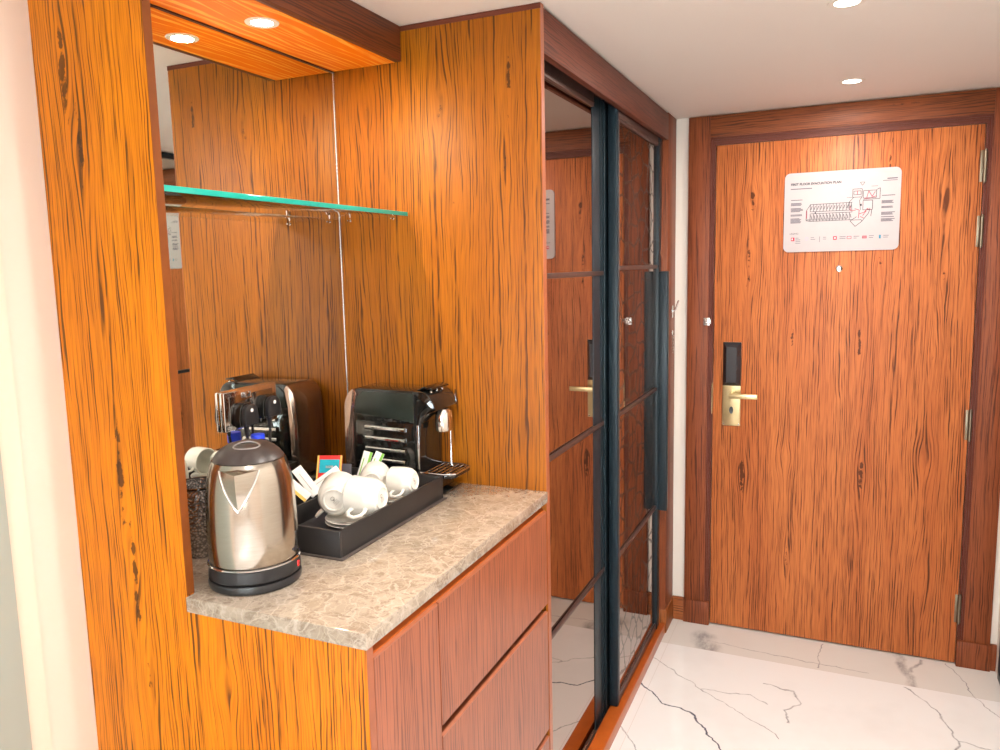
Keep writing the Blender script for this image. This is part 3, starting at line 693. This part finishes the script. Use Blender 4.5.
# ------------------------------------------------------------------ kettle
KX, KY = -.2975, .102
kt = thing('kettle', 'brushed steel electric kettle with black lid and base on worktop', 'kettle', (KX, KY, ZC))
T = Matrix.Translation((KX, KY, ZC))
MB().lathe([(0, .0005), (.074, .0005), (.0785, .003), (.0795, .010), (.078, .0155), (.074, .0165), (0, .0165)], T, 64).bake('power_base', M_blkp, kt)
MB().lathe([(.070, .018), (.0770, .0185), (.0785, .021), (.0780, .040), (.0765, .0415), (.070, .0415)], T, 64).bake('lower_band', M_blkp, kt)
MB().lathe([(.0770, .0415), (.0792, .0425), (.0770, .0445)], T, 64).bake('seam_ring', M_chrome, kt)
prof = [(.0745, .0445), (.0765, .050), (.0768, .080), (.0765, .120), (.0752, .150), (.0730, .175), (.0702, .193), (.0665, .208), (.0635, .2165), (.0615, .2205), (.0585, .2215)]
kb = MB().lathe(prof, T, 96).bake('body', M_steel, kt)
MB().lathe([(.0590, .2210), (.0600, .2225), (.0585, .2245), (.0540, .2310), (.0460, .2385), (.0350, .2450), (.0200, .2490), (0, .2500)], T, 64).bake('lid', M_lid, kt)
sa = math.radians(-64)                                    # direction of the spout
def kp(a, r, z): return V(KX+r*math.cos(sa+a), KY+r*math.sin(sa+a), ZC+z)
# lid recess and its rim
rim = []
for q in range(28):
    w = 2*PI*q/28; lx, ly = .0215*math.cos(w), .0125*math.sin(w)+.024
    rr = math.hypot(lx, ly)
    zz = .2508-(rr/.058)**2*.0215
    c_a, s_a = math.cos(math.radians(-52)), math.sin(math.radians(-52))
    rim.append(V(KX+ly*c_a-lx*s_a, KY+ly*s_a+lx*c_a, ZC+zz+.0012))
ld = [o for o in kt.children if o.name == 'lid'][0]
MB().tube(rim, .0016, 8, closed=True).bake('recess_rim', plain('rim_grey', (.22, .20, .20), .3), ld)
cen = sum(rim, Vector())/len(rim)+V(0, 0, .0004)
MB().faces([cen]+rim, [(0, i+1, (i+1) % 28+1) for i in range(28)]).bake('finger_recess', plain('recess_dark', (.008, .010, .014), .2, mottle=.02), ld)
# V-shaped spout
def surf(z):
    for (r0, z0), (r1, z1) in zip(prof, prof[1:]):
        if z0 <= z <= z1: return r0+(r1-r0)*(z-z0)/(z1-z0)
    return prof[-1][0]
N = 10; vsL = []; vsR = []; vsC = []
for q in range(N+1):
    t_ = q/N; z_ = .212-t_*.066
    a_ = .53*(1-t_)**.85
    vsL.append(kp(-a_, surf(z_)+.0006, z_)); vsR.append(kp(a_, surf(z_)+.0006, z_))
    vsC.append(kp(0, surf(z_)+.0006+.018*(1-t_)**1.0, z_-.002*(1-t_)))
vv = vsL+vsC+vsR; fs = []
for q in range(N):
    fs += [(q, q+1, N+1+q+1, N+1+q), (N+1+q, N+1+q+1, 2*(N+1)+q+1, 2*(N+1)+q)]
vv.append(kp(0, surf(.216)-.002, .216)); fs += [(0, N+1, len(vv)-1), (N+1, 2*(N+1), len(vv)-1)]
MB().faces(vv, fs).bake('spout', M_steel, kt)
MB().tube(vsL+[kp(0, surf(.143)+.001, .143)]+vsR[::-1], .0020, 8).bake('spout_rim', M_chrome, kt)
# handle on the far side
ha = PI
hp = [kp(ha, .060, .218), kp(ha, .085, .226), kp(ha, .108, .214), (kp(ha, .118, .180)), kp(ha, .119, .140), kp(ha, .114, .100), kp(ha, .102, .066), kp(ha, .076, .050)]
MB().tube(hp, [.011, .012, .011, .010, .010, .010, .010, .010], 14, flat=(.75, 1.1)).bake('handle', M_blkp, kt)
bp = [kp(PI/2+.28+o_, surf(z_)+.0005, z_) for z_ in (.060,) for o_ in (0, .02, .04)]
mk = MB()
for q in range(3):
    p_ = kp(1.28+q*.07, .0772, .060); mk.box(-.0012, .0012, -.0004, .0004, -.002, .0025, M=Matrix.Translation(p_) @ Matrix.Rotation(sa+1.28+q*.07+PI/2, 4, 'Z'))
mk.bake('printed_mark', M_print, kt)
pr_ = kp(1.45, .078, .030)
MB().box(-.004, .004, -.0015, .0015, -.005, .005, .001, M=Matrix.Translation(pr_) @ Matrix.Rotation(sa+1.45+PI/2, 4, 'Z')).bake('switch', M_red, kt)

# patterned steel cup between kettle and mirror
cpx, cpy = -.487, .168
pc = thing('ice_bucket', 'patterned silver bucket partly hidden between kettle and side panel', 'bucket', (cpx, cpy, ZC))
def netmetal():
    t = NT('hammered_silver'); p, x, y, z = t.pos()
    b = t.node('ShaderNodeTexVoronoi', feature='F1'); b.inputs['Scale'].default_value = 190; t.put(b.inputs['Vector'], p)
    t.l.new(t.mix(t.ramp(b.outputs['Distance'], [(.25, 0), (.6, 1)]), (.62, .60, .58), (.25, .24, .23)), t.b.inputs['Base Color'])
    t.b.inputs['Metallic'].default_value = .9; t.b.inputs['Roughness'].default_value = .25
    t.bump(b.outputs['Distance'], .6, .002); return t.m
M_net = netmetal()
MB().lathe([(0, .0008), (.036, .0008), (.038, .004), (.044, .135), (.045, .138), (.042, .138), (.036, .006), (0, .006)], Matrix.Translation((cpx, cpy, ZC)), 48).bake('bucket_body', M_net, pc)
MB().lathe([(.0435, .134), (.0468, .136), (.0468, .1395), (.0425, .1395), (.0425, .134)], Matrix.Translation((cpx, cpy, ZC)), 48).bake('rim', M_gloss, pc)

# ------------------------------------------------------------------ serving tray
TX0, TX1, TY0, TY1, TZ = -.494, -.207, .230, .640, ZC+.0032
tr = thing('serving_tray', 'black leatherette minibar tray with raised sides on worktop', 'tray', (-.35, .44, ZC))
MB().box(TX0-.004, TX1+.008, TY0-.006, TY1+.006, ZC+.0004, ZC+.0032, .0008).bake('base_board', plain('tray_foot', (.07, .055, .05), .45), tr)
MB().box(TX0+.005, TX1-.005, TY0+.005, TY1-.005, TZ, TZ+.003).bake('liner', M_felt, tr)
hw = .052
MB().box(TX0, TX1, TY0, TY0+.006, TZ, TZ+hw, .001).bake('side', M_leather, tr)
MB().box(TX0, TX1, TY1-.006, TY1, TZ, TZ+hw, .001).bake('side', M_leather, tr)
MB().box(TX0, TX0+.006, TY0+.006, TY1-.006, TZ, TZ+hw, .001).bake('side', M_leather, tr)
MB().box(TX1-.006, TX1, TY0+.006, TY1-.006, TZ, TZ+hw, .001).bake('side', M_leather, tr)
MB().box(-.406, -.401, TY0+.006, TY1-.006, TZ, TZ+hw-.008, .001).bake('divider', M_leather, tr)
TF = TZ+.0032
tag(MB().box(-.262, -.216, .250, .345, TF+.0002, TF+.0010, .0003).bake('paper_card', M_paper), 'white paper card on the tray floor in front of the saucers', 'card')

# ------------------------------------------------------------------ crockery
SPROF = [(0, .0012), (.020, .0012), (.021, 0), (.024, 0), (.025, .0016), (.040, .0045), (.0575, .0100), (.0590, .0110), (.0580, .0120), (.040, .0070), (.026, .0040), (.023, .0030), (0, .0030)]
def saucer(label, loc, first=[None]):
    if first[0] is None:
        o = MB().lathe(SPROF, Matrix.Translation(loc), 56).bake('saucer', M_cer, origin=loc); first[0] = o
    else:
        o = first[0].copy(); C.objects.link(o); o.location = loc
    return tag(o, label, 'saucer', 'white saucers on the tray')
AX, AY, BX, BY = -.292, .396, -.287, .562
saucer('white saucer at the bottom of the nearer stack', (AX, AY, TF+.0003))
saucer('white saucer under the nearer pair of cups, top of its stack', (AX, AY, TF+.0078))
saucer('white saucer at the bottom of the further stack', (BX, BY, TF+.0003))
saucer('white saucer under the further pair of cups, top of its stack', (BX, BY, TF+.0078))
CP = [(.0375, .066), (.0400, .0665), (.0408, .0655), (.0402, .050), (.0385, .028), (.0350, .012), (.0290, .0045), (.0235, .0030), (.0225, 0), (.0200, 0), (.0192, .0022), (0, .0026)]
CI = [(0, .0065), (.024, .0070), (.032, .013), (.0360, .030), (.0375, .050), (.0375, .066)]
def cup(label, loc, d, h, k, first=[None]):
    M0 = axisM(loc, d).to_3x3(); h = Vector(h)
    M = axisM(loc, d, math.atan2(h.dot(M0.col[1]), h.dot(M0.col[0]))) @ Matrix.Diagonal((k, k, k, 1))
    if first[0] is None:
        o = thing('teacup', label, 'cup', (0, 0, 0), 'white cups lying on the saucers')
        MB().lathe(CP[::-1]+CI[::-1], None, 56).bake('bowl', M_cer, o)
        MB().tube([(.0385, 0, .050), (.050, 0, .053), (.060, 0, .046), (.0625, 0, .034), (.056, 0, .022), (.045, 0, .019), (.0365, 0, .021)], [.0048, .0042, .004, .004, .004, .0042, .0048], 12, flat=(1, .8)).bake('handle', M_cer, o)
        k_ = MB()
        k_.tube([(.004*math.cos(w), .0045+.0035*math.sin(w), .0020) for w in [j*PI/4 for j in range(8)]], .0005, 6, closed=True)
        for q in (-2, 0, 2): k_.box(-.006, .006, q*.0016-.006, q*.0016-.0054, .0017, .0023)
        k_.box(-.0016, .0016, -.001, .002, .0017, .0023); k_.bake('printed_mark', M_mark, o)
        first[0] = o
    else:
        o = first[0].copy(); C.objects.link(o)
        for c_ in first[0].children:
            n = c_.copy(); C.objects.link(n); n.parent = o
    o.matrix_world = M; o['label'] = label
    return o
SZ_ = TF+.0078+.0120          # top of the saucer stack at its rim
zc_ = TF+.0078+.0140+.0408
# the cup's local +z runs from foot to mouth; a cup's foot faces the direction -d
def dirv(az, el=0): return (math.cos(az)*math.cos(el), math.sin(az)*math.cos(el), math.sin(el))
def place_cup(label, foot, az, h, el=0.0, k=1.0):
    return cup(label, foot, dirv(az, el), h, k)
place_cup('white cup lying on the nearer saucers with its foot toward the kettle', (-.306, .350, zc_+.001), math.radians(114), (-.75, .35, -.5), .02, 1.04)
place_cup('white cup lying on the nearer saucers with its foot toward the room', (-.2165, .395, zc_+.003), math.radians(184), (.25, -.85, -.38), .0, 1.04)
place_cup('white cup lying on the further saucers with its foot toward the room', (-.2265, .545, zc_-.002), math.radians(183), (.25, -.85, -.38), -.10, .84)
place_cup('white cup at the back of the tray behind the other three', (-.325, .520, zc_-.006), math.radians(113), (-.75, .35, -.5), .0, .84)

# ------------------------------------------------------------------ sachets in the left compartment
def slab(name, label, cat, c, w, h, th, rx, rz, m, parts=(), ry=0.0, group=None, label_short=None):
    M = Matrix.Translation(c) @ Matrix.Rotation(rz, 4, 'Z') @ Matrix.Rotation(rx, 4, 'X') @ Matrix.Rotation(ry, 4, 'Y')
    o = thing(name, label, cat, c, group)
    MB().box(-w/2, w/2, -th/2, th/2, -h/2, h/2, min(th*.3, .0012), M=M).bake('wrapper', m, o)
    for (nm, a0, a1, b0, b1, mm) in parts:
        MB().box(-w/2+a0*w, -w/2+a1*w, -th/2-.0004, -th/2+.0001, -h/2+b0*h, -h/2+b1*h, M=M).bake(nm, mm, o)
    return o
t1_ = slab('tea_sachet', 'red and teal tea sachet leaning in the tray behind the cups', 'sachet', (-.430, .505, 1.103), .058, .060, .004, -.45, .35, M_red,
     [('teal_panel', .10, .90, .32, .84, M_teal), ('border', 0, .07, 0, 1, M_yel), ('border', .93, 1, 0, 1, M_yel), ('leaf_logo', .36, .66, .50, .60, M_paper)])
slab('sachet_holder', 'dark grey holder standing behind the tea sachet', 'holder', (-.436, .548, 1.062), .062, .080, .005, -.12, .25, plain('holder_grey', (.10, .10, .12), .35))
for i, (c, rz, ry, lab) in enumerate((((-.384, .575, 1.088), .35, .25, 'left of the two green striped sachets'), ((-.362, .582, 1.088), .35, .40, 'right of the two green striped sachets'))):
    slab('sweetener_sachet', lab + ' standing behind the cups', 'sachet', c, .022, .085, .003, -.35, rz, M_paper, [('green_stripe', .72, 1, 0, 1, M_green), ('green_flecks', .2, .3, .3, .8, M_green)], ry, 'green striped sachets')
slab('sugar_stick', 'white sugar stick with yellow corner lying nearest the kettle', 'sachet', (-.442, .398, 1.085), .022, .075, .004, -.55, .5, M_paper, [('yellow_stripe', .0, .3, .0, .6, M_yel)], -.85, 'white sticks in the tray')
slab('sugar_stick', 'plain white stick fanned in the middle of the left compartment', 'sachet', (-.436, .428, 1.092), .024, .080, .004, -.6, .5, M_paper, [('fine_print', .4, .44, .2, .8, M_mark)], -.65, 'white sticks in the tray')
slab('sugar_stick', 'plain white stick lying closest to the nearer cups', 'sachet', (-.405, .452, 1.0925), .022, .078, .004, -.5, .5, M_paper, [('fine_print', .4, .44, .2, .8, M_mark)], .95, 'white sticks in the tray')
cm = thing('creamer_pot', 'small white creamer pot with red base in the tray beside kettle', 'pot', (-.434, .352, TF))
MB().lathe([(0, .0003), (.013, .0003), (.018, .026), (.0185, .032), (0, .032)], Matrix.Translation((-.434, .352, TF)), 32).bake('cup', M_red, cm)
MB().lathe([(0, .0322), (.0205, .0322), (.0208, .0332), (.019, .0352), (0, .0362)], Matrix.Translation((-.434, .352, TF)), 32).bake('foil_lid', M_paper, cm)
slab('sweetener_sachet', 'small green and white sachet lying flat beside the creamer pot', 'sachet', (-.436, .312, 1.040), .040, .055, .004, -1.3, .3, M_paper, [('green_stripe', .6, 1, 0, 1, M_green), ('dark_print', .2, .5, .4, .6, M_print)])

# water bottle by the mirror
bx, by = -.5285, .386
wb = thing('water_bottle', 'small clear water bottle with blue cap standing against the mirror', 'bottle', (bx, by, ZC))
MB().lathe([(0, .001), (.022, .001), (.0265, .006), (.027, .030), (.0262, .045), (.027, .060), (.027, .105), (.024, .125), (.015, .150), (.0115, .158), (.0115, .166), (0, .166)], Matrix.Translation((bx, by, ZC)), 40).bake('bottle_body', M_pet, wb)
MB().lathe([(.0272, .060), (.0276, .061), (.0276, .104), (.0272, .105)], Matrix.Translation((bx, by, ZC)), 40).bake('paper_band', M_paper, wb)
cpm = MB().lathe([(0, .164), (.0145, .164), (.0150, .166), (.0150, .184), (.0140, .187), (0, .1875)], Matrix.Translation((bx, by, ZC)), 40); cpm.bake('cap', M_blue, wb)

# ------------------------------------------------------------------ coffee machine
cf = thing('coffee_machine', 'glossy black capsule coffee machine against the wardrobe side panel', 'coffee machine', (-.36, .71, ZC))
my0, my1 = .655, .765
XMAP = (.80, -.080)      # the machine is built long and shortened to its real length
def arc(cx_, cz_, r_, a0, a1, n=8): return [(cx_+r_*math.cos(a0+(a1-a0)*q/n), cz_+r_*math.sin(a0+(a1-a0)*q/n)) for q in range(n+1)]
top = ZC+.252
body = [(-.500, ZC+.012)]+[(-.508, ZC+.10), (-.502, ZC+.18)]+arc(-.452, top-.050, .050, PI*.95, PI/2, 8)+[(-.30, top-.001)]+arc(-.262, top-.045, .044, PI/2, .15, 7)+[(-.222, ZC+.19), (-.238, ZC+.17), (-.246, ZC+.10), (-.246, ZC+.012)]
MB().prism(body, 'y', my0+.004, my1-.004, .003).bake('housing', M_gloss, cf)
# bronze back shell
back = arc(-.452, top-.050, .0525, PI*.98, PI/2+.25, 8)+arc(-.452, top-.050, .038, PI/2+.25, PI*.98, 8)
sh_ = [(-.510, ZC+.012), (-.513, ZC+.10)]+arc(-.455, top-.052, .054, PI*.97, PI*.62, 8)+[(-.463, top-.012), (-.475, top-.06), (-.480, ZC+.10), (-.478, ZC+.012)]
MB().prism(sh_, 'y', my0-.001, my1+.001, .002).bake('back_shell', plain('bronze_chrome', (.42, .30, .25), .15, .9), cf)
# side panel: satin upper band, gloss recess with chrome bars
up_ = [(-.470, ZC+.190), (-.250, ZC+.175), (-.240, top-.02)]+[(-.262, top-.006), (-.44, top-.006), (-.462, top-.022)]
MB().prism(up_, 'y', my0-.001, my0+.006, .001).bake('side_band', plain('satin_green_black', (.018, .024, .020), .25), cf)
MB().box(-.470, -.255, my0+.000, my0+.005, ZC+.020, ZC+.172, .002).bake('side_recess', M_gloss, cf)
for q in range(5):
    zz = ZC+.157-q*.0265
    MB().tube([(-.430, my0-.005, zz+.001), (-.31, my0-.0055, zz-.001), (-.290, my0-.005, zz-.0015)], .0075, 10, flat=(.8, .7)).bake('chrome_bar', M_chrome, cf)
# front column with arch
col = [(-.262, ZC+.010), (-.242, ZC+.010), (-.242, ZC+.12), (-.238, ZC+.165), (-.228, ZC+.19), (-.205, ZC+.207), (-.190, ZC+.21)]+arc(-.235, top-.048, .047, .0, PI/2, 7)+[(-.262, top-.001)]
MB().prism(col, 'y', my0-.002, my1+.002, .003).bake('front_column', M_gloss, cf)
MB().prism([(-.250, ZC+.02), (-.243, ZC+.02), (-.2435, ZC+.17), (-.250, ZC+.17)], 'y', my0-.0035, my0-.001, .0008).bake('silver_strip', M_chrome, cf)
lv = MB().prism([(-.262, top-.002), (-.232, top+.010), (-.205, top+.006), (-.203, top+.002), (-.235, top+.003), (-.255, top-.003)], 'y', my0+.012, my1-.012, .0012); lv.bake('lever_flap', M_gloss, cf)
for q in range(3):
    MB().lathe([(.0030, 0), (.0052, 0), (.0052, .0016), (.0030, .0016)], axisM((-.214, my0+.022+q*.028, top-.0035), (.42, 0, 1)), 20).bake('button', M_chrome, cf)
nz = [(0, .055), (.016, .053), (.0235, .044), (.0255, .030), (.0250, .004), (.0235, .0), (.018, 0), (0, .002)]
MB().lathe([(a, b) for a, b in nz[::-1]], Matrix.Translation((-.196, .710, ZC+.150)), 32).bake('coffee_spout', plain('bright_chrome', (.80, .78, .76), .06, 1.0, mottle=0), cf)
MB().box(-.212, -.192, .695, .725, ZC+.19, ZC+.222, .003).bake('spout_neck', M_gloss, cf)
MB().tube([(-.190, .735, ZC+.150), (-.190, .735, ZC+.060), (-.184, .735, ZC+.055)], .0028, 10).bake('cup_rod', M_chrome, cf)
MB().prism([(-.246, ZC+.0008), (-.178, ZC+.0008), (-.165, ZC+.010), (-.190, ZC+.014), (-.192, ZC+.045), (-.246, ZC+.045)], 'y', .672, .745, .002).bake('drip_tray_foot', M_gloss, cf)
dp = [(-.246, .655), (-.165, .655), (-.135, .668), (-.135, .748), (-.165, .762), (-.246, .762)]
g_ = MB().prism(dp, 'z', ZC+.044, ZC+.052, .0015); dtr = g_.bake('drip_tray', M_gloss, cf)
gr = MB().tube([(a, b, ZC+.054) for a, b in dp], .0022, 8, closed=True)
for q in range(6): gr.cyl((-.232+q*.017, .660, ZC+.0535), (-.232+q*.017, .757, ZC+.0535), .0012, 8)
gr.bake('grid', M_chrome, dtr)
MB().box(-.500, -.246, my0+.008, my1-.008, ZC+.0006, ZC+.013, .001).bake('foot', M_blkp, cf)

XMAP = None
# ------------------------------------------------------------------ sliding glass door in the right wall
d2 = sroot('door_2', (XR, 1.6, 0))
fr = MB().box(XR-.004, XR+.028, .952, .985, .002, H-.004).box(XR-.004, XR+.028, 2.25, 2.283, .002, H-.004).box(XR-.004, XR+.028, .985, 2.25, H-.030, H-.004).box(XR-.004, XR+.028, .985, 2.25, .002, .03)
fr.bake('door_frame', M_black, d2)
MB().box(XR+.008, XR+.014, .985, 2.25, .03, H-.03).bake('pane', plain('tinted_mirror_glass', (.62, .66, .62), .03, 1.0, mottle=0), d2)
MB().box(XR+.000, XR+.008, .985, 2.25, 1.07, 1.085).bake('cross_bar', M_black, d2)

# ------------------------------------------------------------------ lights
def kelvin(r, g, b): return (r, g, b)
def spot(name, loc, power, size, angle, col, blend=.6, rot=(0, 0, 0)):
    l = bpy.data.lights.new(name, 'AREA'); l.shape = 'DISK'; l.energy = power; l.size = size*2; l.color = col
    o = bpy.data.objects.new(name, l); C.objects.link(o); o.location = loc; o.rotation_euler = rot; return o
WARM = (1.0, .91, .82)
spot('canopy_lamp', (-.454, .390, HS-.0035), 8, .022, math.radians(155), (1.0, .78, .50), .8)
for (x, y, _), pw in zip(dls, (17, 7)): spot('ceiling_lamp', (x, y, H-.0035), pw, .028, math.radians(150), WARM, .8)
for x, y in ((.60, .15), (.62, -.9), (.6, -2.4), (2.0, -2.4), (2.0, -1.0), (2.0, -3.8), (.6, -3.8)):
    spot('fill_lamp', (x, y, H-.0035), 16, .04, math.radians(160), (1.0, .94, .87), .8)  # unseen lamps added to brighten the room, no fittings modelled
al = bpy.data.lights.new('daylight', 'AREA'); al.shape = 'RECTANGLE'; al.size = wx1-wx0; al.size_y = wz1-wz0; al.energy = 260; al.color = (.90, .95, 1.0)
ao = bpy.data.objects.new('daylight', al); C.objects.link(ao); ao.location = ((wx0+wx1)/2, Y0-.12, (wz0+wz1)/2); ao.rotation_euler = (PI/2, 0, 0)
w = bpy.data.worlds.new('world'); bpy.context.scene.world = w; w.use_nodes = True
w.node_tree.nodes['Background'].inputs[0].default_value = (.75, .85, 1, 1); w.node_tree.nodes['Background'].inputs[1].default_value = 1.0

# ------------------------------------------------------------------ camera
cam = bpy.data.cameras.new('camera'); co = bpy.data.objects.new('camera', cam); C.objects.link(co)
yaw, pitch, roll, fpx = .4229, -.1289, -.0218, 767.29
fw = V(-math.sin(yaw)*math.cos(pitch), math.cos(yaw)*math.cos(pitch), math.sin(pitch))
rt = V(math.cos(yaw), math.sin(yaw), 0); up = rt.cross(fw)
rt2 = rt*math.cos(roll)+up*math.sin(roll); up2 = -rt*math.sin(roll)+up*math.cos(roll)
Mx = Matrix((rt2, up2, -fw)).transposed().to_4x4(); Mx.translation = V(.6345, -.9104, 1.5522)
co.matrix_world = Mx
cam.sensor_fit = 'HORIZONTAL'; cam.sensor_width = 36; cam.lens = fpx/1000*36
cam.shift_x = (500-496.04)/1000; cam.shift_y = -(375-367.91)/1000
cam.clip_start = .01
sc = bpy.context.scene; sc.camera = co
sc.view_settings.view_transform = 'Standard'; sc.view_settings.look = 'None'; sc.view_settings.gamma = 1; sc.view_settings.use_curve_mapping = False
sc.view_settings.exposure = 0.0
sc.cycles.use_denoising = True
sc.cycles.max_bounces = 10; sc.cycles.diffuse_bounces = 5; sc.cycles.glossy_bounces = 8; sc.cycles.transmission_bounces = 8
sc.cycles.sample_clamp_indirect = 6
sc.cycles.caustics_reflective = True
